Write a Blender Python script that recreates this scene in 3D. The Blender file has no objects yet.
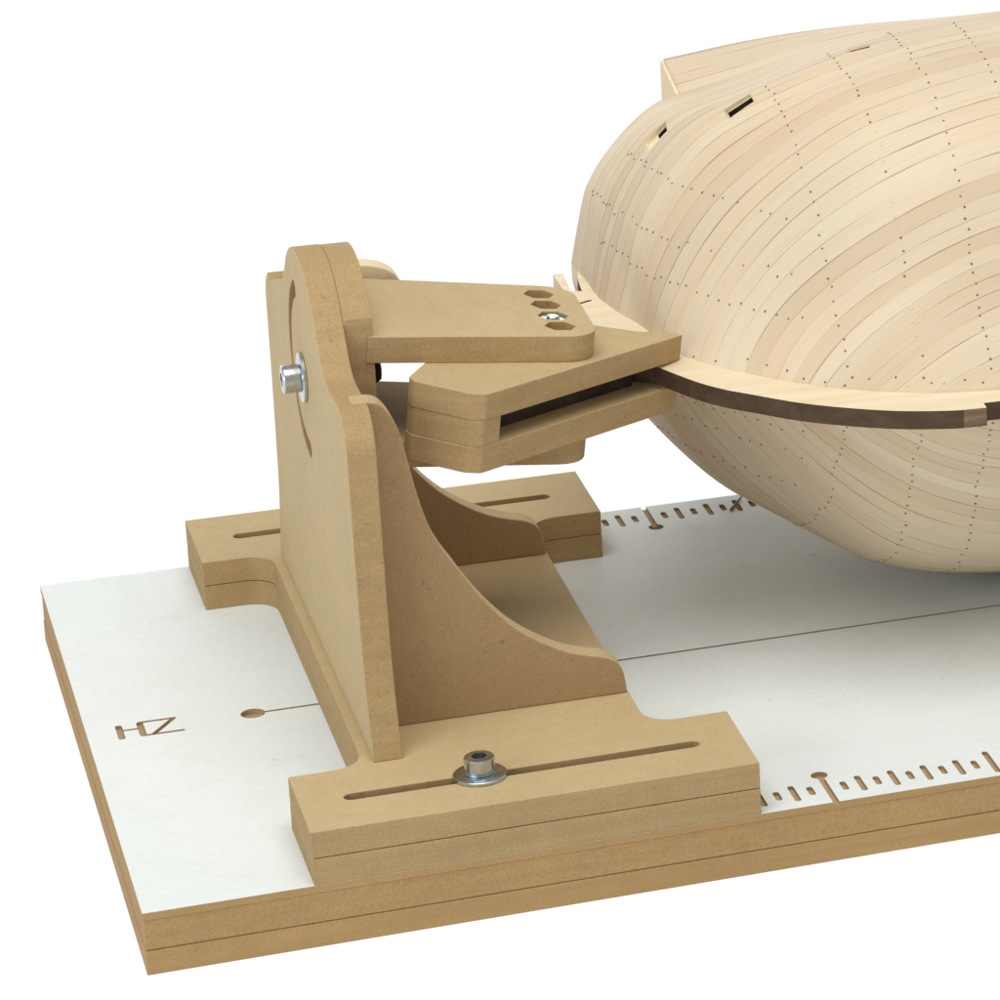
import bpy, bmesh, math, random
import numpy as np
from mathutils import Vector, Matrix
random.seed(7)
rng = np.random.default_rng(5)
S = 0.01                                   # 1 mm = 0.01 units
SC = bpy.context.scene
COL = SC.collection
TMP = bpy.data.collections.new("workbench"); COL.children.link(TMP)

# ---------------------------------------------------------------- materials
def nt(name):
    m = bpy.data.materials.new(name); m.use_nodes = True
    t = m.node_tree; t.nodes.clear()
    out = t.nodes.new('ShaderNodeOutputMaterial')
    return m, t, out
def N(t, typ, **kw):
    n = t.nodes.new(typ)
    for k, v in kw.items():
        if k in n.inputs: n.inputs[k].default_value = v
        else: setattr(n, k, v)
    return n
def ramp(t, src, stops):
    r = N(t, 'ShaderNodeValToRGB'); t.links.new(src, r.inputs[0])
    e = r.color_ramp.elements
    while len(e) < len(stops): e.new(.5)
    for el, (p, c) in zip(e, stops): el.position = p; el.color = (*c, 1)
    return r.outputs[0]
def mix(t, a, b, fac, mode='MIX'):
    n = N(t, 'ShaderNodeMix', data_type='RGBA', blend_type=mode)
    for sock, v in ((n.inputs[0], fac), (n.inputs[6], a), (n.inputs[7], b)):
        if hasattr(v, 'links'): t.links.new(v, sock)
        elif isinstance(v, tuple): sock.default_value = (*v, 1)
        else: sock.default_value = v
    return n.outputs[2]
def math_(t, op, a, b=None, c=None):
    n = N(t, 'ShaderNodeMath', operation=op)
    for i, v in enumerate((a, b, c)):
        if v is None: continue
        if hasattr(v, 'links'): t.links.new(v, n.inputs[i])
        else: n.inputs[i].default_value = v
    return n.outputs[0]
def finish(t, out, color, rough=.6, bump=None, bstr=.2, bdist=.002, metallic=0., spec=.3):
    b = N(t, 'ShaderNodeBsdfPrincipled')
    if hasattr(color, 'links'): t.links.new(color, b.inputs['Base Color'])
    else: b.inputs['Base Color'].default_value = (*color, 1)
    b.inputs['Roughness'].default_value = rough
    b.inputs['Metallic'].default_value = metallic
    b.inputs['Specular IOR Level'].default_value = spec
    if bump is not None:
        bn = N(t, 'ShaderNodeBump'); bn.inputs['Strength'].default_value = bstr; bn.inputs['Distance'].default_value = bdist
        t.links.new(bump, bn.inputs['Height']); t.links.new(bn.outputs[0], b.inputs['Normal'])
    t.links.new(b.outputs[0], out.inputs[0])

def mdf(name, base, dark, light, speck=.5, rough=.72, banded=0.):
    """pressed fibre board: fine felted fibres, scattered darker chips, slow tone drift"""
    m, t, out = nt(name)
    g = N(t, 'ShaderNodeNewGeometry')
    P = g.outputs['Position']
    n1 = N(t, 'ShaderNodeTexNoise', Scale=170., Detail=4., Roughness=.75); t.links.new(P, n1.inputs[0])
    n2 = N(t, 'ShaderNodeTexNoise', Scale=2.6, Detail=3.); t.links.new(P, n2.inputs[0])
    n3 = N(t, 'ShaderNodeTexNoise', Scale=48., Detail=2.); t.links.new(P, n3.inputs[0])
    n4 = N(t, 'ShaderNodeTexNoise', Scale=17., Detail=3.); t.links.new(P, n4.inputs[0])
    half = lambda a: tuple(base[i] + (a[i] - base[i]) * .8 for i in range(3))
    c = ramp(t, n1.outputs[0], [(.25, half(dark)), (.5, base), (.75, half(light))])
    c = mix(t, c, ramp(t, n2.outputs[0], [(.3, (.96, .955, .95)), (.7, (1.03, 1.03, 1.03))]), 1., 'MULTIPLY')
    c = mix(t, c, ramp(t, n4.outputs[0], [(.3, (.97, .965, .96)), (.7, (1.03, 1.03, 1.03))]), 1., 'MULTIPLY')
    if banded:
        mp = N(t, 'ShaderNodeMapping'); mp.inputs['Scale'].default_value = (1.6, 1.6, 34.); t.links.new(P, mp.inputs[0])
        nb_ = N(t, 'ShaderNodeTexNoise', Scale=1., Detail=3.); t.links.new(mp.outputs[0], nb_.inputs[0])
        c = mix(t, c, ramp(t, nb_.outputs[0], [(.3, (.86, .83, .80)), (.68, (1.07, 1.07, 1.06))]), .5, 'MULTIPLY')
    chips = ramp(t, n3.outputs[0], [(.24, (.5, .42, .34)), (.33, (1, 1, 1))])
    c = mix(t, c, chips, speck, 'MULTIPLY')
    finish(t, out, c, rough, n1.outputs[0], .25, .003)
    return m
M = {}
M['face'] = mdf('mdf_face', (.522, .392, .21), (.40, .285, .138), (.607, .477, .282), .3)
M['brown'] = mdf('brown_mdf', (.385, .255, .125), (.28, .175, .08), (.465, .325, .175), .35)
M['edge'] = mdf('mdf_cut_edge', (.42, .286, .136), (.295, .186, .078), (.515, .378, .203), .45, .8, 1.)
M['board_edge'] = mdf('mdf_board_edge', (.43, .27, .118), (.315, .18, .07), (.52, .35, .175), .35, .8, 1.)
M['glue'] = mdf('mdf_glue_line', (.26, .155, .07), (.18, .10, .045), (.34, .21, .10), .5, .9)
M['engrave'] = mdf('engraved_mdf', (.44, .32, .19), (.33, .23, .12), (.52, .39, .24), .5, .9)
M['pale'] = mdf('pale_mdf', (.78, .65, .43), (.66, .52, .32), (.84, .72, .52), .25)

m, t, out = nt('white_laminate')
g = N(t, 'ShaderNodeNewGeometry')
n1 = N(t, 'ShaderNodeTexNoise', Scale=40., Detail=3.); t.links.new(g.outputs['Position'], n1.inputs[0])
n2 = N(t, 'ShaderNodeTexNoise', Scale=1.5, Detail=2.); t.links.new(g.outputs['Position'], n2.inputs[0])
c = ramp(t, n1.outputs[0], [(.3, (.745, .775, .765)), (.7, (.78, .81, .80))])
c = mix(t, c, ramp(t, n2.outputs[0], [(.35, (.975, .975, .97)), (.65, (1, 1, 1))]), 1., 'MULTIPLY')
n3 = N(t, 'ShaderNodeTexNoise', Scale=26., Detail=2.); t.links.new(g.outputs['Position'], n3.inputs[0])
c = mix(t, c, ramp(t, n3.outputs[0], [(.235, (.72, .69, .62)), (.27, (1, 1, 1))]), .6, 'MULTIPLY')
n4 = N(t, 'ShaderNodeTexNoise', Scale=6., Detail=4.); t.links.new(g.outputs['Position'], n4.inputs[0])
c = mix(t, c, ramp(t, n4.outputs[0], [(.3, (.975, .97, .955)), (.5, (1, 1, 1))]), .8, 'MULTIPLY')
finish(t, out, c, .55, n1.outputs[0], .04, .002, spec=.12)
M['white'] = m

def planks(name, pw, tint=1.):
    m, t, out = nt(name)
    uv = N(t, 'ShaderNodeUVMap', uv_map='plank_uv')
    sp = N(t, 'ShaderNodeSeparateXYZ'); t.links.new(uv.outputs[0], sp.inputs[0])
    u, q = sp.outputs[0], sp.outputs[1]
    # strakes: slight wander of every seam, random shade per strake
    wn = N(t, 'ShaderNodeTexNoise', Scale=.03, Detail=1.); t.links.new(uv.outputs[0], wn.inputs[0])
    qq = math_(t, 'DIVIDE', math_(t, 'ADD', q, math_(t, 'MULTIPLY', math_(t, 'SUBTRACT', wn.outputs[0], .5), .9)), pw)
    idx = math_(t, 'FLOOR', qq); fr = math_(t, 'FRACT', qq)
    w1 = N(t, 'ShaderNodeTexWhiteNoise', noise_dimensions='1D'); t.links.new(idx, w1.inputs['W'])
    w2 = N(t, 'ShaderNodeTexWhiteNoise', noise_dimensions='1D'); t.links.new(math_(t, 'ADD', idx, 31.7), w2.inputs['W'])
    c = ramp(t, w1.outputs[0], [(0., (.62, .495, .35)), (.3, (.66, .54, .385)), (.55, (.69, .58, .42)), (.8, (.665, .54, .395)), (1., (.715, .615, .455))])
    # grain drawn out along the strake, offset per strake
    cv = N(t, 'ShaderNodeCombineXYZ')
    t.links.new(math_(t, 'MULTIPLY', u, .035), cv.inputs[0]); t.links.new(math_(t, 'MULTIPLY', q, 2.6), cv.inputs[1]); t.links.new(math_(t, 'MULTIPLY', idx, 3.1), cv.inputs[2])
    gr = N(t, 'ShaderNodeTexNoise', Scale=1., Detail=5., Roughness=.65); t.links.new(cv.outputs[0], gr.inputs[0])
    c = mix(t, c, ramp(t, gr.outputs[0], [(.3, (.93, .91, .88)), (.5, (1, 1, 1)), (.72, (1.03, 1.03, 1.04))]), 1., 'MULTIPLY')
    cv2 = N(t, 'ShaderNodeCombineXYZ')
    t.links.new(math_(t, 'MULTIPLY', u, .011), cv2.inputs[0]); t.links.new(math_(t, 'MULTIPLY', q, .09), cv2.inputs[1])
    bl = N(t, 'ShaderNodeTexNoise', Scale=1., Detail=2.); t.links.new(cv2.outputs[0], bl.inputs[0])
    c = mix(t, c, ramp(t, bl.outputs[0], [(.3, (1.0, .94, .89)), (.7, (1.0, 1.02, 1.04))]), 1., 'MULTIPLY')
    # seams: thin dark joint, open only along parts of its length
    cv3 = N(t, 'ShaderNodeCombineXYZ')
    t.links.new(math_(t, 'MULTIPLY', u, .028), cv3.inputs[0]); t.links.new(math_(t, 'MULTIPLY', math_(t, 'FLOOR', math_(t, 'ADD', qq, .5)), 7.3), cv3.inputs[1])
    op = N(t, 'ShaderNodeTexNoise', Scale=1., Detail=3.); t.links.new(cv3.outputs[0], op.inputs[0])
    width = N(t, 'ShaderNodeMapRange'); t.links.new(op.outputs[0], width.inputs[0])
    for k, v in ((1, .44), (2, .66), (3, .0), (4, .042)): width.inputs[k].default_value = v
    dist = math_(t, 'MINIMUM', fr, math_(t, 'SUBTRACT', 1., fr))
    seam = math_(t, 'LESS_THAN', dist, width.outputs[0])
    seam = math_(t, 'MULTIPLY', seam, .6)
    c = mix(t, c, (.20, .125, .07), seam)
    hair = math_(t, 'MULTIPLY', math_(t, 'LESS_THAN', dist, .03), .06)
    c = mix(t, c, (.3, .2, .12), hair)
    hsum = math_(t, 'SUBTRACT', math_(t, 'MULTIPLY', gr.outputs[0], .25), seam)
    finish(t, out, c, .55, hsum, .25, .004, spec=.25)
    return m
M['planks'] = planks('limewood_planks', 5.2)

def wood(name, a, b, c_, rough=.55):
    m, t, out = nt(name)
    g = N(t, 'ShaderNodeNewGeometry')
    mp = N(t, 'ShaderNodeMapping'); mp.inputs['Scale'].default_value = (.8, 9., 9.); t.links.new(g.outputs['Position'], mp.inputs[0])
    n1 = N(t, 'ShaderNodeTexNoise', Scale=2.2, Detail=5., Roughness=.6); t.links.new(mp.outputs[0], n1.inputs[0])
    c = ramp(t, n1.outputs[0], [(.3, a), (.5, b), (.7, c_)])
    finish(t, out, c, rough, n1.outputs[0], .1, .002)
    return m
M['ply'] = wood('pale_plywood', (.74, .60, .40), (.80, .67, .46), (.84, .73, .53))
M['burnt'] = wood('laser_burnt_edge', (.062, .036, .021), (.08, .048, .028), (.112, .07, .042), .7)
M['scorch'] = wood('lightly_scorched_edge', (.10, .06, .035), (.20, .125, .075), (.36, .24, .15), .7)
M['recess_shade'] = wood('painted_recess_shade', (.025, .016, .01), (.04, .025, .015), (.06, .04, .025), .8)  # near-black colour paints in the shade of port pockets and jaw slot
M['nail'] = wood('tarnished_nail', (.13, .095, .07), (.20, .15, .115), (.29, .23, .175), .5)
m, t, out = nt('bright_brass'); finish(t, out, (.80, .62, .34), .28, metallic=1.); M['brass'] = m
def zinc(name, col, rough):
    m, t, out = nt(name)
    g = N(t, 'ShaderNodeNewGeometry')
    n1 = N(t, 'ShaderNodeTexNoise', Scale=60., Detail=3.); t.links.new(g.outputs['Position'], n1.inputs[0])
    c = ramp(t, n1.outputs[0], [(.3, tuple(v * .82 for v in col)), (.7, col)])
    finish(t, out, c, rough, n1.outputs[0], .05, .001, metallic=1.)
    return m
M['zinc'] = zinc('zinc_plated_steel', (.60, .66, .70), .24)
M['socket'] = zinc('socket_steel', (.40, .43, .46), .35)
M['steel_dark'] = zinc('dark_steel', (.10, .11, .12), .4)
m, t, out = nt('self_lit_white')
e = N(t, 'ShaderNodeEmission', Strength=1.01); e.inputs[0].default_value = (1, 1, 1, 1)  # plain emission, keeps the added ground pure white and free of shadow
t.links.new(e.outputs[0], out.inputs[0]); M['self_lit'] = m

# ---------------------------------------------------------------- helpers
def thing(name, label, cat, loc, group=None):
    o = bpy.data.objects.new(name, None); COL.objects.link(o)
    o.location = Vector(loc) * S; o.empty_display_size = .2
    o['label'] = label; o['category'] = cat
    if group: o['group'] = group
    o['_mm'] = list(loc)
    return o
def origin(o):
    while o.parent is not None: o = o.parent
    return Vector(o['_mm']) if '_mm' in o else Vector((0, 0, 0))
def mesh_obj(name, bm, mats, parent=None, smooth=None, bevel=0., label=None):
    off = origin(parent) if parent else Vector((0, 0, 0))
    for v in bm.verts: v.co = (v.co - off) * S
    me = bpy.data.meshes.new(name); bm.to_mesh(me); bm.free()
    for mm in mats: me.materials.append(mm)
    o = bpy.data.objects.new(name, me); COL.objects.link(o)
    if parent: o.parent = parent
    if smooth:
        for p in me.polygons: p.use_smooth = True
        if smooth < 180: me.set_sharp_from_angle(angle=math.radians(smooth))
    if bevel:
        b = o.modifiers.new('soft_edges', 'BEVEL'); b.width = bevel * S; b.segments = 2; b.limit_method = 'ANGLE'; b.angle_limit = math.radians(40); b.harden_normals = False
    if label: o['label'] = label
    return o
def catmull(pts, n=6, closed=False):
    P = [np.array(p, float) for p in pts]; out = []
    L = len(P); rngi = range(L if closed else L - 1)
    for i in rngi:
        p1, p2 = P[i], P[(i + 1) % L]
        p0 = P[i - 1] if (closed or i > 0) else 2 * p1 - p2
        p3 = P[(i + 2) % L] if (closed or i + 2 < L) else 2 * p2 - p1
        for k in range(n):
            s = k / n
            out.append(.5 * ((2 * p1) + (-p0 + p2) * s + (2 * p0 - 5 * p1 + 4 * p2 - p3) * s * s + (-p0 + 3 * p1 - 3 * p2 + p3) * s ** 3))
    if not closed: out.append(P[-1])
    return [tuple(p) for p in out]
def rounded(pts, rad, n=8):
    """polygon with its corners rounded; rad: one radius or one per corner"""
    out = []; L = len(pts)
    for i in range(L):
        r = rad[i] if isinstance(rad, (list, tuple)) else rad
        p = np.array(pts[i], float); a = np.array(pts[i - 1], float) - p; b = np.array(pts[(i + 1) % L], float) - p
        la, lb = np.linalg.norm(a), np.linalg.norm(b); a /= la; b /= lb
        if r <= 0: out.append(tuple(p)); continue
        ang = math.acos(np.clip(a @ b, -1, 1)); d = min(r / math.tan(ang / 2), la * .49, lb * .49); rr = d * math.tan(ang / 2)
        cen = p + (a + b) / np.linalg.norm(a + b) * rr / math.sin(ang / 2)
        s, e_ = p + a * d - cen, p + b * d - cen
        t0 = math.atan2(s[1], s[0]); t1 = math.atan2(e_[1], e_[0]); dt = (t1 - t0 + math.pi) % (2 * math.pi) - math.pi
        for k in range(n + 1):
            th = t0 + dt * k / n; out.append((cen[0] + rr * math.cos(th), cen[1] + rr * math.sin(th)))
    return out
def prism(bm, poly, h0, h1, f, mi_face=0, mi_side=1):
    """poly in (a,b), pulled from h0 to h1; f(a,b,h) -> point in mm"""
    A = [bm.verts.new(f(a, b, h0)) for a, b in poly]; B = [bm.verts.new(f(a, b, h1)) for a, b in poly]
    fs = [bm.faces.new(A[::-1]), bm.faces.new(B)]
    for q in fs: q.material_index = mi_face
    n = len(poly)
    for i in range(n):
        q = bm.faces.new((A[i], A[(i + 1) % n], B[(i + 1) % n], B[i])); q.material_index = mi_side; fs.append(q)
    bmesh.ops.recalc_face_normals(bm, faces=fs)
    return fs
XY = lambda a, b, h: (a, b, h)             # poly in plan, height z
YZ = lambda a, b, h: (h, a, b)             # poly in (y,z), pulled along x
XZ = lambda a, b, h: (a, h, b)             # poly in (x,z), pulled along y
def circle(cx, cy, r, n=32, ph=0.): return [(cx + r * math.cos(ph + 2 * math.pi * k / n), cy + r * math.sin(ph + 2 * math.pi * k / n)) for k in range(n)]
def capsule(p, q, w, n=8):
    p, q = np.array(p, float), np.array(q, float); d = (q - p) / np.linalg.norm(q - p); a0 = math.atan2(d[1], d[0]); r = w / 2
    return [tuple(q + r * np.array((math.cos(a0 - math.pi / 2 + math.pi * k / n), math.sin(a0 - math.pi / 2 + math.pi * k / n)))) for k in range(n + 1)] + \
           [tuple(p + r * np.array((math.cos(a0 + math.pi / 2 + math.pi * k / n), math.sin(a0 + math.pi / 2 + math.pi * k / n)))) for k in range(n + 1)]
def cut(obj, bm, self_=True):
    """carve the closed shapes of bm (mm, world) out of obj"""
    off = origin(obj)
    for v in bm.verts: v.co = (v.co - off) * S + (obj.parent.location if obj.parent else Vector())
    me = bpy.data.meshes.new('carver'); bm.to_mesh(me); bm.free()
    for mm in obj.data.materials: me.materials.append(mm)
    c = bpy.data.objects.new('carver', me); TMP.objects.link(c)
    keep = [(md.name) for md in obj.modifiers]
    bev = obj.modifiers.get('soft_edges'); bw = None
    if bev: bw = (bev.width,); obj.modifiers.remove(bev)
    b = obj.modifiers.new('carve', 'BOOLEAN'); b.operation = 'DIFFERENCE'; b.solver = 'EXACT'; b.object = c; b.use_self = self_
    dg = bpy.context.evaluated_depsgraph_get(); dg.update()
    new = bpy.data.meshes.new_from_object(obj.evaluated_get(dg), preserve_all_data_layers=True, depsgraph=dg)
    obj.modifiers.remove(b); obj.data = new
    bpy.data.objects.remove(c); bpy.data.meshes.remove(me)
    if bw:
        bb = obj.modifiers.new('soft_edges', 'BEVEL'); bb.width = bw[0]; bb.segments = 2; bb.limit_method = 'ANGLE'; bb.angle_limit = math.radians(40)
def lathe(bm, prof, cen, ax, n=40, mi=0):
    """closed profile [(r,h)...] turned about axis ax through cen (h along ax)"""
    ax = Vector(ax).normalized(); e1 = ax.orthogonal().normalized(); e2 = ax.cross(e1); cen = Vector(cen)
    rings = []
    for r, h in prof:
        if r < 1e-6: rings.append([bm.verts.new(cen + ax * h)])
        else: rings.append([bm.verts.new(cen + ax * h + (e1 * math.cos(2 * math.pi * k / n) + e2 * math.sin(2 * math.pi * k / n)) * r) for k in range(n)])
    fs = []
    for a, b in zip(rings, rings[1:]):
        for k in range(n):
            vs = [a[k % len(a)], a[(k + 1) % n % len(a)], b[(k + 1) % n % len(b)], b[k % len(b)]]
            vs = list(dict.fromkeys(vs))
            if len(vs) > 2: f = bm.faces.new(vs); f.material_index = mi; fs.append(f)
    bmesh.ops.recalc_face_normals(bm, faces=fs)

# ---------------------------------------------------------------- added glowing white surface under the board
W, TB, H = 254.64, 19.09, 16.36
YC = W / 2
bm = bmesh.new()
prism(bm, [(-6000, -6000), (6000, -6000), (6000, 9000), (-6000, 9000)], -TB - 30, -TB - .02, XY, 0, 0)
tb = mesh_obj('glow_ground', bm, [M['self_lit']]); tb['kind'] = 'structure'
tb['label'] = 'added glowing white ground under the base board, blanks out background and contact shadow'

# ---------------------------------------------------------------- base board
XB = 700.
board = thing('base_board', 'long white topped fibreboard base with engraved ruler ticks along both edges', 'base board', (XB / 2, YC, -TB))
rect = lambda d: [(d, d), (XB - d, d), (XB - d, W - d), (d, W - d)]
bm = bmesh.new(); prism(bm, rect(0), -2.3, 0, XY, 0, 1)
sheet = mesh_obj('white_top_sheet', bm, [M['white'], M['board_edge'], M['engrave']], board)
bm = bmesh.new(); prism(bm, rect(.2), -11.45, -2.42, XY, 2, 1); mesh_obj('board_layer', bm, [M['board_edge'], M['board_edge'], M['engrave']], board, bevel=.25)
bm = bmesh.new(); prism(bm, rect(.0), -TB, -11.75, XY, 0, 1); mesh_obj('board_layer', bm, [M['board_edge'], M['board_edge']], board, bevel=.3)
bm = bmesh.new(); prism(bm, rect(.5), -11.9, -2.2, XY, 0, 1); mesh_obj('glue_line', bm, [M['glue'], M['glue']], board)
bm = bmesh.new()
XH = 194.61
def groove(p, q, w, depth=1.1): prism(bm, capsule(p, q, w), -depth, 1, XY, 2, 2)
for k in range(-4, 44):
    x = XH + 5 * k
    for side in (0, 1):
        y = (lambda v: v) if side == 0 else (lambda v: W - v)
        if k % 20 == 0:
            groove((x, y(-3)), (x, y(19.8)), 1.9); prism(bm, circle(x, y(19.9), 2.5), -1.6, 1, XY, 2, 2)
        elif k % 10 == 0: groove((x, y(3.3)), (x, y(17.3)), 1.9)
        elif k % 2 == 0: groove((x, y(5.5)), (x, y(14.6)), 1.9)
        else: groove((x, y(8)), (x, y(12.2)), 1.9)
groove((47.8, YC - .4), (XB - 60, YC - .4), 1.15)
prism(bm, circle(47.8, YC - .4, 3.6), -1.8, 1, XY, 2, 2)
for p, q, w in [((9.4, 131.4), (9.4, 122.4), 2.), ((9.4, 128.1), (15.4, 127.9), 1.1), ((15.5, 131.8), (15.5, 122.9), 2.), ((15.5, 132.4), (25.6, 132.3), 1.2),
                ((25.2, 131.9), (18.7, 122.6), 1.5), ((15.5, 122.2), (26.9, 122.2), 1.2)]:
    groove(p, q, w)
cut(sheet, bm)

# ---------------------------------------------------------------- stand with swivelling clamp
stand = thing('hull_stand', 'tan fibreboard stand with upright plate and swivelling clamp bolted onto the white board', 'hull stand', (109, YC, 0))
X1, X2, XC1, XC2, YF = 46., 172.4, 67.2, 148.7, 40.
Hpoly = [(X1, .06), (X2, .06), (X2, YF), (XC2, YF), (XC2, W - YF), (X2, W - YF), (X2, W - .3), (X1, W - .3), (X1, W - YF), (XC1, W - YF), (XC1, YF), (X1, YF)]
Hr = [0, 0, 0, 9, 9, 0, 0, 0, 0, 9, 9, 0]
def slots(bm, z0, z1):
    for y in (20.2, W - 20.2): prism(bm, capsule((58.5 + 2, y), (159.5 - 2, y), 4.4), z0, z1, XY, 1, 1)
for z0, z1, d in ((0.05, H / 2 - .16, .25), (H / 2 + .16, H, 0.)):
    bm = bmesh.new(); prism(bm, rounded(Hpoly, Hr), z0, z1, XY)
    o = mesh_obj('base_layer', bm, [M['face'], M['edge']], stand, bevel=.25)
    if z0 > 1:
        bm = bmesh.new(); slots(bm, 2, 30); cut(o, bm)
ins = [(X1 + .5, .8), (X2 - .5, .8), (X2 - .5, YF - .5), (XC2 - .5, YF - .5), (XC2 - .5, W - YF + .5), (X2 - .5, W - YF + .5), (X2 - .5, W - .8), (X1 + .5, W - .8), (X1 + .5, W - YF + .5), (XC1 + .5, W - YF + .5), (XC1 + .5, YF - .5), (X1 + .5, YF - .5)]
bm = bmesh.new(); prism(bm, rounded(ins, Hr), H / 2 - .3, H / 2 + .3, XY); mesh_obj('glue_line', bm, [M['glue'], M['glue']], stand)

XP, TP = 70.1, 8.2
ZC = 108.
half = [(86.6, H + .04), (78.6, 43), (76.2, 75), (75.6, 95)] + [(75.4 - (1 - math.cos(a)) * 11.5, 106.5 + math.sin(a) * 11.9) for a in np.radians((0, 20, 40, 60, 75, 90))] + \
       [(52, 118.4), (46, 118.4), (41, 119.2), (36.4, 121.6), (31.6, 126.4), (27.6, 132.), (22.5, 137.4), (16.5, 141.4), (10.5, 143.9), (5, 144.9), (0, 145.1)]
far = half[:9] + [(64, 116.8), (56, 119.3), (47, 122.2), (38.5, 124.9), (34.6, 126.6), (31.4, 129.2)] + half[-6:]
prof = [(YC - a, z) for a, z in catmull(half, 4)] + [(YC + a, z) for a, z in catmull(far, 4)[::-1][1:]]
bm = bmesh.new(); prism(bm, prof, XP, XP + TP, YZ)
plate = mesh_obj('upright_plate', bm, [M['face'], M['edge']], stand, bevel=.3)
bm = bmesh.new()
arc = [(YC + 25 * math.cos(a), ZC + 25 * math.sin(a)) for a in np.radians(np.linspace(68, -92, 40))]
outer = [(YC + 27.6 * math.cos(a), ZC + 27.6 * math.sin(a)) for a in np.radians(np.linspace(68, -92, 40))]
inner = [(YC + 22.4 * math.cos(a), ZC + 22.4 * math.sin(a)) for a in np.radians(np.linspace(-92, 68, 40))]
cap0 = [(arc[-1][0] + 2.6 * math.cos(a), arc[-1][1] + 2.6 * math.sin(a)) for a in np.radians(np.linspace(-92, -272, 7)[1:-1])]
cap1 = [(arc[0][0] + 2.6 * math.cos(a), arc[0][1] + 2.6 * math.sin(a)) for a in np.radians(np.linspace(248, 68, 7)[1:-1])]
prism(bm, outer + cap0 + inner + cap1, XP - 3, XP + TP + 3, YZ, 1, 1)
cut(plate, bm)

g_top = [(79, 118.5), (81.6, 117.6), (83.8, 115.2), (85.7, 111.6), (87, 107.5), (88.4, 100.6), (90.5, 89.5), (93, 79.6), (96, 72), (100, 65), (105.5, 55.8), (112, 47), (118, 40.9), (124.5, 36.1),
         (131, 32.4), (137.5, 30.1), (141, 29.2), (143.8, 28), (146, 26), (147.4, 23), (148.2, H + .05)]
gp = [(74, H + .05), (74, 118.5)] + catmull(g_top, 5)
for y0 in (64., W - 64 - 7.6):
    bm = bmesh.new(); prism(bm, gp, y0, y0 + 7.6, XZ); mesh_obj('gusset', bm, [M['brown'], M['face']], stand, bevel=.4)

# swivel disc behind the plate
hw, R = 28.3, 37.2
top = [(YC + R * math.sin(a), ZC + R * math.cos(a)) for a in np.linspace(-math.asin(hw / R), math.asin(hw / R), 30)]
bot = [(YC + R * math.sin(a), ZC - R * math.cos(a)) for a in np.linspace(math.asin(hw / R), -math.asin(hw / R), 30)]
bm = bmesh.new(); prism(bm, top + bot, XP + TP + .06, XP + 2 * TP, YZ); mesh_obj('swivel_disc', bm, [M['face'], M['edge']], stand, bevel=.25)

# clamp: two arms, two jaws and a spacer in their own drooping frame
TH = math.atan(.13); C0 = np.array((87., YC, 105.4))
eu, ew = np.array((math.cos(TH), 0, -math.sin(TH))), np.array((math.sin(TH), 0, math.cos(TH)))
CF = lambda u, v, w: tuple(C0 + eu * u + ew * w + np.array((0, v, 0)))
L = 8.2
arm = [(-4.6, 30.5), (-4.6, -28.8), (63.8, -26.3), (65.2, 23.3)]
arm_r = rounded(arm, [0, 0, 10, 10], 10)
HOLES = [15.6, 4.9, -6.1, -16.4]
o_top = None
for w0 in (12.35, -20.5):
    bm = bmesh.new(); prism(bm, arm_r, w0, w0 + L - .06, CF)
    o = mesh_obj('clamp_arm', bm, [M['face'], M['edge']], stand, bevel=.3)
    bm = bmesh.new()
    for v in HOLES:
        hexa = circle(53.8, v, 4.7, 6)
        if w0 > 0: prism(bm, hexa, w0 + L - 3.6, w0 + L + 2, CF, 1, 1)
        else: prism(bm, hexa, w0 - 2, w0 + 3.6, CF, 1, 1)
    cut(o, bm)
    if w0 > 0: o_top = o
ca, sa = .772, .635
JF = lambda a, b: (a * ca - b * sa, a * sa + b * ca)
jaw = [(-17, -60), (74.5, -60), (74.5, -57.3), (66.2, -48.6), (61, -37), (58, -18), (8, -18), (-8.1, -29.3), (-21.6, -35), (-23.6, -38.5), (-20.2, -56.5)]
jr = [2, .4, .4, 4, 4, 4, 4, 4, 2, 3, 2.5]
jaw_uv = [JF(*p) for p in rounded(jaw, jr, 5)]
sp = [(-17.3, -59.8), (-9.7, -59.8), (-9.7, -18.5), (8 - 17, -18.5), (-9.7, -30), (-21.4, -35), (-23.4, -38.5), (-20, -56.5)]
sp = [(-17.3, -59.8), (-9.7, -59.8), (-9.7, -30), (-21.4, -35), (-23.4, -38.5), (-20, -56.5)]
sp_uv = [JF(*p) for p in rounded(sp, [2, .2, .2, 2, 3, 2.5], 5)]
bm = bmesh.new(); prism(bm, jaw_uv, 4.13, 12.28, CF); jaw_top = mesh_obj('clamp_jaw', bm, [M['face'], M['edge']], stand, bevel=.3)
bm = bmesh.new(); prism(bm, jaw_uv, -12.28, -4.13, CF); mesh_obj('clamp_jaw', bm, [M['face'], M['edge']], stand, bevel=.3)
bm = bmesh.new(); prism(bm, sp_uv, -4.1, 4.1, CF); mesh_obj('jaw_spacer', bm, [M['face'], M['edge']], stand, bevel=.3)
slot_shade_uv = [JF(*p) for p in ((-9.6, -51.5), (62.5, -51.5), (58, -40), (54, -20), (8, -20), (-6, -29))]  # added dark block, its colour stands in for shade inside the slot
bm = bmesh.new(); prism(bm, slot_shade_uv, -4.05, 4.05, CF); mesh_obj('slot_shade_block', bm, [M['recess_shade'], M['recess_shade']], stand, label='added dark block standing in for the shade deep in the jaw slot')
# pale rounded rib at the far edge of the upper arm
rib = [(86.6, 100), (103.5, 100), (105.2, 119)] + catmull([(104.6, 122.3), (102.8, 125), (100, 127), (96.5, 128.2), (92, 128.8), (86.6, 128.9)], 4)
bm = bmesh.new(); prism(bm, rib, 159.2, 166.5, XZ); mesh_obj('support_rib', bm, [M['pale'], M['pale']], stand, bevel=.4, label='pale rounded rib')

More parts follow.
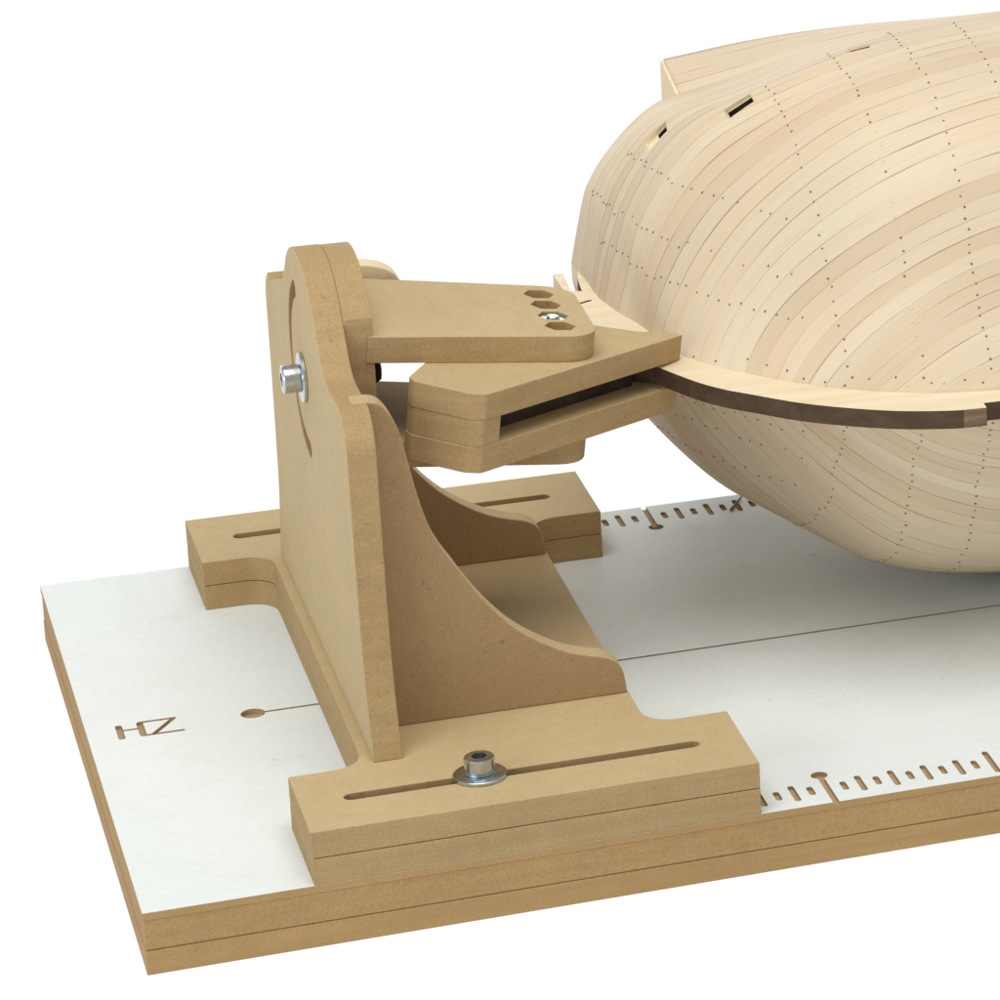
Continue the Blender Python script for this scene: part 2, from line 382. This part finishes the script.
# bolts
def cap_bolt(cen, ax, shank=6., washer_r=7.6, parent=stand):
    ax = Vector(ax); cen = Vector(cen)
    bm = bmesh.new()
    lathe(bm, [(0, -shank), (2.1, -shank), (2.1, 1.25), (4.1, 1.25), (4.35, 1.5), (4.35, 6.0), (4.1, 6.35), (3.3, 6.5)], cen, ax)
    # hexagon socket
    e1 = ax.orthogonal().normalized(); e2 = ax.cross(e1)
    ring = [v for v in bm.verts if abs((v.co - cen).dot(ax) - 6.5) < 1e-3]
    ring.sort(key=lambda v: math.atan2((v.co - cen).dot(e2), (v.co - cen).dot(e1)))
    n = len(ring); lo = []; up = []
    for k in range(n):
        a = math.atan2((ring[k].co - cen).dot(e2), (ring[k].co - cen).dot(e1)); b = (a % (math.pi / 3)) - math.pi / 6
        r = 2.0 / math.cos(b); d = e1 * math.cos(a) + e2 * math.sin(a)
        up.append(bm.verts.new(cen + ax * 6.5 + d * r)); lo.append(bm.verts.new(cen + ax * 3.6 + d * r))
    fs = []
    for k in range(n):
        j = (k + 1) % n
        fs.append(bm.faces.new((ring[k], ring[j], up[j], up[k]))); f = bm.faces.new((up[k], up[j], lo[j], lo[k])); f.material_index = 1; fs.append(f)
    f = bm.faces.new(lo); f.material_index = 1; fs.append(f)
    bmesh.ops.recalc_face_normals(bm, faces=bm.faces[:])
    b = mesh_obj('bolt', bm, [M['zinc'], M['socket']], parent, smooth=35)
    bm = bmesh.new()
    lathe(bm, [(2.6, 0.02), (washer_r - .3, 0.02), (washer_r, .25), (washer_r, 1.0), (washer_r - .3, 1.2), (2.6, 1.2), (2.6, .02)], cen, ax)
    mesh_obj('washer', bm, [M['zinc']], b, smooth=35)
    return b
cap_bolt((96.4, 20.4, H), (0, 0, 1))
cap_bolt((XP, 129., 105.4), (-1, 0, 0), shank=18)
bm = bmesh.new(); lathe(bm, [(0, 0), (4.0, 0), (4.6, .6), (4.6, 4.2), (3.6, 5.6), (2.2, 6.), (0, 6.)], (XP + 2 * TP, 129., 105.4), (1, 0, 0), 6)
mesh_obj('nut', bm, [M['steel_dark']], stand, smooth=30)
bm = bmesh.new()
prism(bm, circle(53.8, HOLES[2], 4.2, 6), 12.4 + L - 3.5, 12.4 + L - .9, CF, 0, 0)
lathe(bm, [(0, -1), (1.95, -1), (1.95, 3.0), (1.6, 3.3), (0, 3.3)], CF(53.8, HOLES[2], 12.4 + L - 3.4), ew, 20)
mesh_obj('nut', bm, [M['zinc']], o_top, bevel=.15)

# ---------------------------------------------------------------- ship hull lying on its side
HC = np.array((87., YC, 94.1))              # hull frame: u along the ship, v keel to deck, w half breadth
def pchip(x, y):
    x = np.array(x, float); y = np.array(y, float); h = np.diff(x); d = np.diff(y) / h; m_ = np.zeros_like(x)
    for i in range(1, len(x) - 1):
        if d[i - 1] * d[i] > 0:
            w1 = 2 * h[i] + h[i - 1]; w2 = h[i] + 2 * h[i - 1]; m_[i] = (w1 + w2) / (w1 / d[i - 1] + w2 / d[i])
    m_[0] = d[0]; m_[-1] = d[-1]
    def f(t):
        t = np.clip(np.asarray(t, float), x[0], x[-1]); i = np.clip(np.searchsorted(x, t) - 1, 0, len(x) - 2); s = (t - x[i]) / h[i]
        return (2 * s ** 3 - 3 * s ** 2 + 1) * y[i] + (s ** 3 - 2 * s ** 2 + s) * h[i] * m_[i] + (-2 * s ** 3 + 3 * s ** 2) * y[i + 1] + (s ** 3 - s ** 2) * h[i] * m_[i + 1]
    return f
UEND = 420.
def soft(f, a, b, s):
    x = np.linspace(a, b, 3000); y = f(x); h = (b - a) / 2999; n_ = int(3 * s / h)
    k = np.exp(-.5 * (np.arange(-n_, n_ + 1) * h / s) ** 2); k /= k.sum()
    yp = np.concatenate([2 * y[0] - y[n_:0:-1], y, 2 * y[-1] - y[-2:-n_ - 2:-1]])
    z = np.convolve(yp, k, 'valid')
    return lambda t: np.interp(t, x, z)
vk = pchip([82.5, 84.2, 87, 91, 96, 102, 110, 124, 145, 162, 180, 200, 260, 420], [86, 65, 50, 36, 5, -5.5, -16.5, -32.5, -48.5, -56.2, -60, -61.5, -62, -58])
Bm0 = pchip([0, 2, 7.5, 17.5, 31, 44, 58, 65, 76, 95, 125, 160, 250, 338], [3, 13.5, 35.5, 51.3, 66., 70, 75.5, 78.5, 83, 88, 91, 93, 86, 55])
Bm1 = soft(Bm0, 0, 338, 6.)
def Bm(d):
    b = np.clip((np.asarray(d) - 6) / 16, 0, 1)
    return Bm0(d) * (1 - b) + Bm1(d) * b
SA = pchip([0, .06, .12, .2, .26, .33, .4, .5, .6, .7, .8, .9, 1, 2], [.033, .16, .24, .36, .52, .67, .77, .855, .91, .955, .985, .995, 1, 1])
SA = soft(SA, 0, 2, .035)
SB = pchip([0, .1, .2, .3, .4, .5, .6, .7, .8, .9, 1, 2], [.05, .13, .23, .35, .48, .6, .71, .81, .9, .96, 1, 1])
SB = soft(SB, 0, 2, .035)
TT = soft(pchip([-120, 50, 65, 80, 105, 130], [1, 1, .95, .905, .86, .815]), -120, 130, 5)
VM = pchip([82, 120, 150, 180, 220, 260, 420], [108, 104, 92, 78, 68, 66, 80])
def wf(a, v):
    k = vk(a); t_ = (v - k) / np.minimum(100., np.maximum(105 - k, 1)); b = np.clip((158 - a) / 50, 0, 1); b = b * b * (3 - 2 * b)
    return Bm(a - 82.5) * (SB(t_) * b + SA(t_) * (1 - b)) * TT(v)
QC = np.array((-88.296, 17.222, 81.364, -1.916, 22.332, -33.482, -10.623, 15.659, 89.368, 17.982, -10.174, -34.127, 14.542))
def strake(P):
    # smooth field whose level curves are the strake seams, about 1 unit per mm across them
    x = (np.minimum(P[..., 0], 215.) - 130) / 60; y = P[..., 1] / 70; z = P[..., 2] / 60
    return np.stack([x, y, z, x * x, y * y, z * z, x * y, y * z, x * z, x ** 3, x * x * y, x * x * z, x * y * z], -1) @ QC
def rake(a, v): return 1.5 * np.clip((v - 70) / 16, 0, 1) * np.clip((95 - a) / 12, 0, 1)
NU, NV = 260, 110
sU = np.linspace(0, 1, NU)
US = 82.6 + (UEND - 82.6) * (.25 * sU + .75 * sU ** 2.6)
US[0] = 82.6
VS = np.linspace(0, 1, NV) ** 1.15
grid = np.zeros((NU, NV, 3)); gir = np.zeros((NU, NV))
for i, a in enumerate(US):
    k = float(vk(a)); v = k + (float(VM(a)) - k) * VS; w_ = wf(a, v)
    grid[i] = np.stack([a + rake(a, v), v, np.maximum(w_, 2.6)], -1)
    gir[i, 1:] = np.cumsum(np.hypot(np.diff(v), np.diff(w_)))
Q = strake(grid)
hull = thing('model_ship_hull', 'pale planked wooden ship model hull lying on its side in the clamp', 'ship model', (260, YC, 0))
bm = bmesh.new(); uvl = bm.loops.layers.uv.new('plank_uv')
up = [[bm.verts.new(tuple(HC + grid[i, j])) for j in range(NV)] for i in range(NU)]
lo = [[bm.verts.new(tuple(HC + grid[i, j] * np.array((1, 1, -1)))) for j in range(NV)] for i in range(NU)]
def setuv(f, vals):
    for l, (a, b) in zip(f.loops, vals): l[uvl].uv = (a, b)
for sgn, G_ in ((0, up), (400., lo)):
    for i in range(NU - 1):
        for j in range(NV - 1):
            ids = [(i, j), (i + 1, j), (i + 1, j + 1), (i, j + 1)]
            f = bm.faces.new([G_[a][b] for a, b in ids]); f.smooth = True
            setuv(f, [(US[a], Q[a, b] + sgn) for a, b in ids])
for i in range(NU - 1):
    f = bm.faces.new((up[i][0], up[i + 1][0], lo[i + 1][0], lo[i][0])); f.material_index = 1
    f = bm.faces.new((up[i][-1], up[i + 1][-1], lo[i + 1][-1], lo[i][-1])); f.material_index = 1
for E_ in (0, NU - 1):
    for j in range(NV - 1):
        f = bm.faces.new((up[E_][j], up[E_][j + 1], lo[E_][j + 1], lo[E_][j])); f.material_index = 1
bmesh.ops.recalc_face_normals(bm, faces=bm.faces[:])
shell = mesh_obj('planking', bm, [M['planks'], M['ply'], M['recess_shade'], M['nail'], M['brass']], hull)

def spt(a, v, sgn=1):
    return np.array((a + rake(a, v), v, float(wf(a, v)) * sgn))
def snorm(a, v, sgn=1):
    e_ = .4; d1 = spt(a + e_, v) - spt(a - e_, v); d2 = spt(a, v + e_) - spt(a, v - e_)
    n_ = np.cross(d1, d2); n_ /= np.linalg.norm(n_)
    if n_[2] < 0: n_ = -n_
    n_[2] *= sgn; return n_
def port(bm, a, v, du, dv, hl, hh, depth, inset=0.):
    p = spt(a, v); n_ = snorm(a, v); tdir = spt(a + du * .3, v + dv * .3) - spt(a - du * .3, v - dv * .3); tdir /= np.linalg.norm(tdir)
    b_ = np.cross(n_, tdir); p = p + HC
    F_ = lambda x, y, h: tuple(p + tdir * x + b_ * y + n_ * h)
    prism(bm, [(-hl, -hh), (hl, -hh), (hl, hh), (-hl, hh)], -depth, 6, F_, 1, 1)
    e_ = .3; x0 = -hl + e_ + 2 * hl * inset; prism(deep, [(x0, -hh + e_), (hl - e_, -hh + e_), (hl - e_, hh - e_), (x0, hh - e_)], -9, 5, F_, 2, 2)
bm = bmesh.new(); deep = bmesh.new()
port(bm, 107.4, 78., 6, -2.4, 4.8, 3.0, 1.5, .45)
port(bm, 128.6, 52., 6, -.8, 4.8, 3.2, 1.6)
port(bm, 166.5, 46., 6, -2.6, 3.6, 1.6, .6)
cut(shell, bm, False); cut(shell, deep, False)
for p in shell.data.polygons:
    if p.material_index == 0: p.use_smooth = True

# nail heads, part of the planking: rows on the frames, rows on the bow fillers, one row along the keel
PW = 3.5; NP = 3.6
nails = []
Us = np.array
def col(a):
    k = float(vk(a)); v = np.linspace(k, float(VM(a)), 400); w_ = wf(a, v); g_ = strake(np.stack([a + rake(a, v), v, w_], -1))
    return v, w_, g_
for sgn in (1, -1):
    for a in list(np.arange(138, 400, 20.)):
        v, w_, g_ = col(a)
        for k in range(int(g_[0] // NP) - 1, int(g_[-1] // NP) + 1):
            qv = (k + .5) * NP + rng.normal(0, .45)
            if g_[0] + 1.5 < qv < g_[-1] - 16 and rng.random() > .06:
                vv = float(np.interp(qv, g_, v))
                if vv < 56: nails.append((a + rng.normal(0, .35), vv, sgn))
    for w0 in (45., 29.5, 18.7):
        last = None
        for a in np.arange(88, 131, .25):
            v, w_, g_ = col(a)
            if w_.max() < w0: continue
            vv = float(np.interp(w0, np.maximum.accumulate(w_), v)); qv = float(np.interp(vv, v, g_)); kk = math.floor(qv / PW + .5)
            if last is not None and kk != last and rng.random() > .08:
                nails.append((a + rng.normal(0, .3), vv + rng.normal(0, .6), sgn))
            last = kk
    for a in np.arange(94, 250, 5.4):
        v, w_, g_ = col(a); g0 = np.concatenate([[0], np.cumsum(np.hypot(np.diff(v), np.diff(w_)))])
        nails.append((a + rng.normal(0, 1.2), float(np.interp(2.6 + abs(rng.normal(0, .7)), g0, v)), sgn))
bm = bmesh.new(); bm.from_mesh(shell.data)
off = np.array(origin(shell))
for a, v, sgn in nails:
    n_ = snorm(a, v, sgn); p = (spt(a, v, sgn) + HC - off); nv_ = Vector(n_)
    e1 = nv_.orthogonal().normalized(); e2 = nv_.cross(e1); r = .33 + rng.random() * .13
    mi = 4 if (sgn > 0 and (150 < a < 164 or a < 108) and v < 5 and rng.random() < .6) else 3
    rings = []
    for rr, hh in ((1., -.06), (.85, .14), (.45, .24)):
        rings.append([bm.verts.new((Vector(p) + (e1 * math.cos(k * math.pi / 4) + e2 * math.sin(k * math.pi / 4)) * r * rr + nv_ * hh) * S) for k in range(8)])
    for A_, B_ in zip(rings, rings[1:]):
        for k in range(8):
            f = bm.faces.new((A_[k], A_[(k + 1) % 8], B_[(k + 1) % 8], B_[k])); f.material_index = mi; f.smooth = True
    f = bm.faces.new(rings[-1]); f.material_index = mi; f.smooth = True
bm.to_mesh(shell.data); bm.free()

# keel board with its burnt edge
HF = lambda a, b, h: tuple(HC + np.array((a, b, h)))
keel_out = catmull([(88, -4.1), (92, -13.2), (96.2, -21.8), (101.5, -29.8), (108, -37), (120, -49.7), (133, -59.6), (146, -67.2), (160, -72.2), (166, -73.2)], 6)
keel = [(UEND - 10, -50), (UEND - 10, -74), (180, -74), (177.5, -73.9), (177.2, -69.5), (171.6, -69.3), (171.3, -73.6)] + keel_out[::-1] + \
       [(86.5, -1.5), (80, 3), (73, 9), (71.5, 20), (71.5, 48), (75.6, 62), (76, 97.5), (79.2, 97.5), (78, 79.4), (81.2, 77.6), (82.4, 90), (85, 104), (90, 104), (92, 60), (100, 20), (112, -5), (130, -25), (160, -48)]
bm = bmesh.new(); fs = prism(bm, keel, -3, 3, HF, 0, 1)
for f in fs[2:]:
    c_ = f.calc_center_median()
    if c_.x - HC[0] < 79.6 and c_.y - HC[1] > 70: f.material_index = 0
    if 164 < c_.x - HC[0] < 170.5: f.material_index = 2
kb = mesh_obj('keel_board', bm, [M['ply'], M['burnt'], M['scorch']], hull, bevel=.15)
bm = bmesh.new(); prism(bm, capsule((77.6, 65.4), (81.6, 67.4), 1.1), -8, 8, HF, 1, 1); cut(kb, bm)

# upper works: bulwark strakes above the bow and the beakhead bulkhead closing them
bu = np.concatenate([np.linspace(121, 240, 70), np.linspace(243, UEND, 30)])
vt = pchip([121, 151, 179, 205, 230, 420], [125, 115, 104, 92, 82, 92]); wt = pchip([121, 151, 179, 205, 235, 300, 420], [64.8, 71.8, 76.6, 80, 83.6, 84, 52])
for sgn in (1, -1):
    bm = bmesh.new(); uvl = bm.loops.layers.uv.new('plank_uv')
    nb = 8; T_ = 2.4; rows = []
    for side in (0, 1):
        R_ = []
        for a in bu:
            v0 = float(VM(a)) - 1.5; w0 = float(wf(a, v0)) - .1; v1, w1 = float(vt(a)), float(wt(a))
            R_.append([bm.verts.new(tuple(HC + np.array((a, v0 + (v1 - v0) * k / nb, (w0 + (w1 - w0) * k / nb + .5 * math.sin(math.pi * k / nb) - T_ * side) * sgn)))) for k in range(nb + 1)])
        rows.append(R_)
    for side in (0, 1):
        R_ = rows[side]
        for i in range(len(bu) - 1):
            for k in range(nb):
                ids = [(i, k), (i + 1, k), (i + 1, k + 1), (i, k + 1)]
                f = bm.faces.new([R_[a][b] for a, b in ids]); f.smooth = True
                for l, (a, b) in zip(f.loops, ids): l[uvl].uv = (bu[a], 900 + b * 2.7)
    for i in range(len(bu) - 1):
        for k in (0, nb):
            f = bm.faces.new((rows[0][i][k], rows[0][i + 1][k], rows[1][i + 1][k], rows[1][i][k])); f.material_index = 1
    for i in (0, len(bu) - 1):
        for k in range(nb):
            f = bm.faces.new((rows[0][i][k], rows[0][i][k + 1], rows[1][i][k + 1], rows[1][i][k])); f.material_index = 1
    bmesh.ops.recalc_face_normals(bm, faces=bm.faces[:])
    mesh_obj('bulwark', bm, [M['planks'], M['ply']], hull)
v0 = float(VM(121)) - 1.5; w0 = float(wf(121, v0)) - .4
bm = bmesh.new(); prism(bm, [(v0, -w0), (125 - .3, -64.4), (125 - .3, 64.4), (v0, w0)], 119.8, 120.9, lambda a, b, h: tuple(HC + np.array((h, a, b))), 0, 1)
mesh_obj('bulkhead', bm, [M['pale'], M['ply']], hull)

# ---------------------------------------------------------------- sliver by the far ruler
p0, p1 = Vector((227.4, 250.6, .55)), Vector((221.2, 239.8, .5))
bm = bmesh.new(); lathe(bm, [(0, 0), (.3, .1), (.4, (p1 - p0).length * .6), (.5, (p1 - p0).length - .3), (0, (p1 - p0).length)], p0, (p1 - p0), 10)
pin = mesh_obj('wood_sliver', bm, [M['scorch']], smooth=60)
pin['label'] = 'thin brown sliver lying across a tick of the far ruler under the hull'; pin['category'] = 'sliver'

bpy.data.collections.remove(TMP)

# ---------------------------------------------------------------- light
world = bpy.data.worlds.new('World'); SC.world = world; world.use_nodes = True
bg = world.node_tree.nodes['Background']; bg.inputs[0].default_value = (.96, .99, 1., 1); bg.inputs[1].default_value = .41
def area(name, loc, target, size, power, col=(1, 1, 1)):
    l = bpy.data.lights.new(name, 'AREA'); l.shape = 'RECTANGLE'; l.size = size[0] * S; l.size_y = size[1] * S; l.energy = power; l.color = col
    o = bpy.data.objects.new(name, l); COL.objects.link(o); o.location = Vector(loc) * S
    o.rotation_euler = (Vector(target) - Vector(loc)).to_track_quat('-Z', 'Y').to_euler()
area('side_softbox', (-900, -650, 470), (180, 130, 40), (900, 600), 560, (.93, 1, 1))
area('rear_fill', (150, 1500, 380), (200, 120, 10), (1500, 500), 430, (.97, 1, .97))  # added fill from behind, brightens the board under the hull
area('softbox', (60, -200, 1350), (190, 130, 60), (1200, 950), 1430, (1, .985, .95))

# ---------------------------------------------------------------- camera
yaw, pitch, roll = 0.46392299759075273, 0.31869447873754037, 0.03504612218056076
cy, sy, cp, sp_, cr, sr = math.cos(yaw), math.sin(yaw), math.cos(pitch), math.sin(pitch), math.cos(roll), math.sin(roll)
fw = Vector((sy * cp, cy * cp, -sp_)); r0 = Vector((cy, -sy, 0)); u0 = r0.cross(fw)
rt = cr * r0 + sr * u0; upv = -sr * r0 + cr * u0
cam = bpy.data.cameras.new('camera'); co = bpy.data.objects.new('camera', cam); COL.objects.link(co)
mw = Matrix((rt, upv, -fw)).transposed().to_4x4(); mw.translation = Vector((-104.75281703, -1205.54969972, 577.26436851)) * S
co.matrix_world = mw
cam.sensor_width = 36; cam.sensor_fit = 'HORIZONTAL'; cam.lens = 4515.0483 / 1000 * 36
cam.shift_x = -1.27698; cam.shift_y = -0.236498; cam.clip_start = .1; cam.clip_end = 1000
SC.camera = co
SC.view_settings.view_transform = 'Standard'; SC.view_settings.look = 'None'; SC.view_settings.exposure = 0; SC.view_settings.gamma = 1
SC.cycles.use_denoising = True
SC.cycles.max_bounces = 8
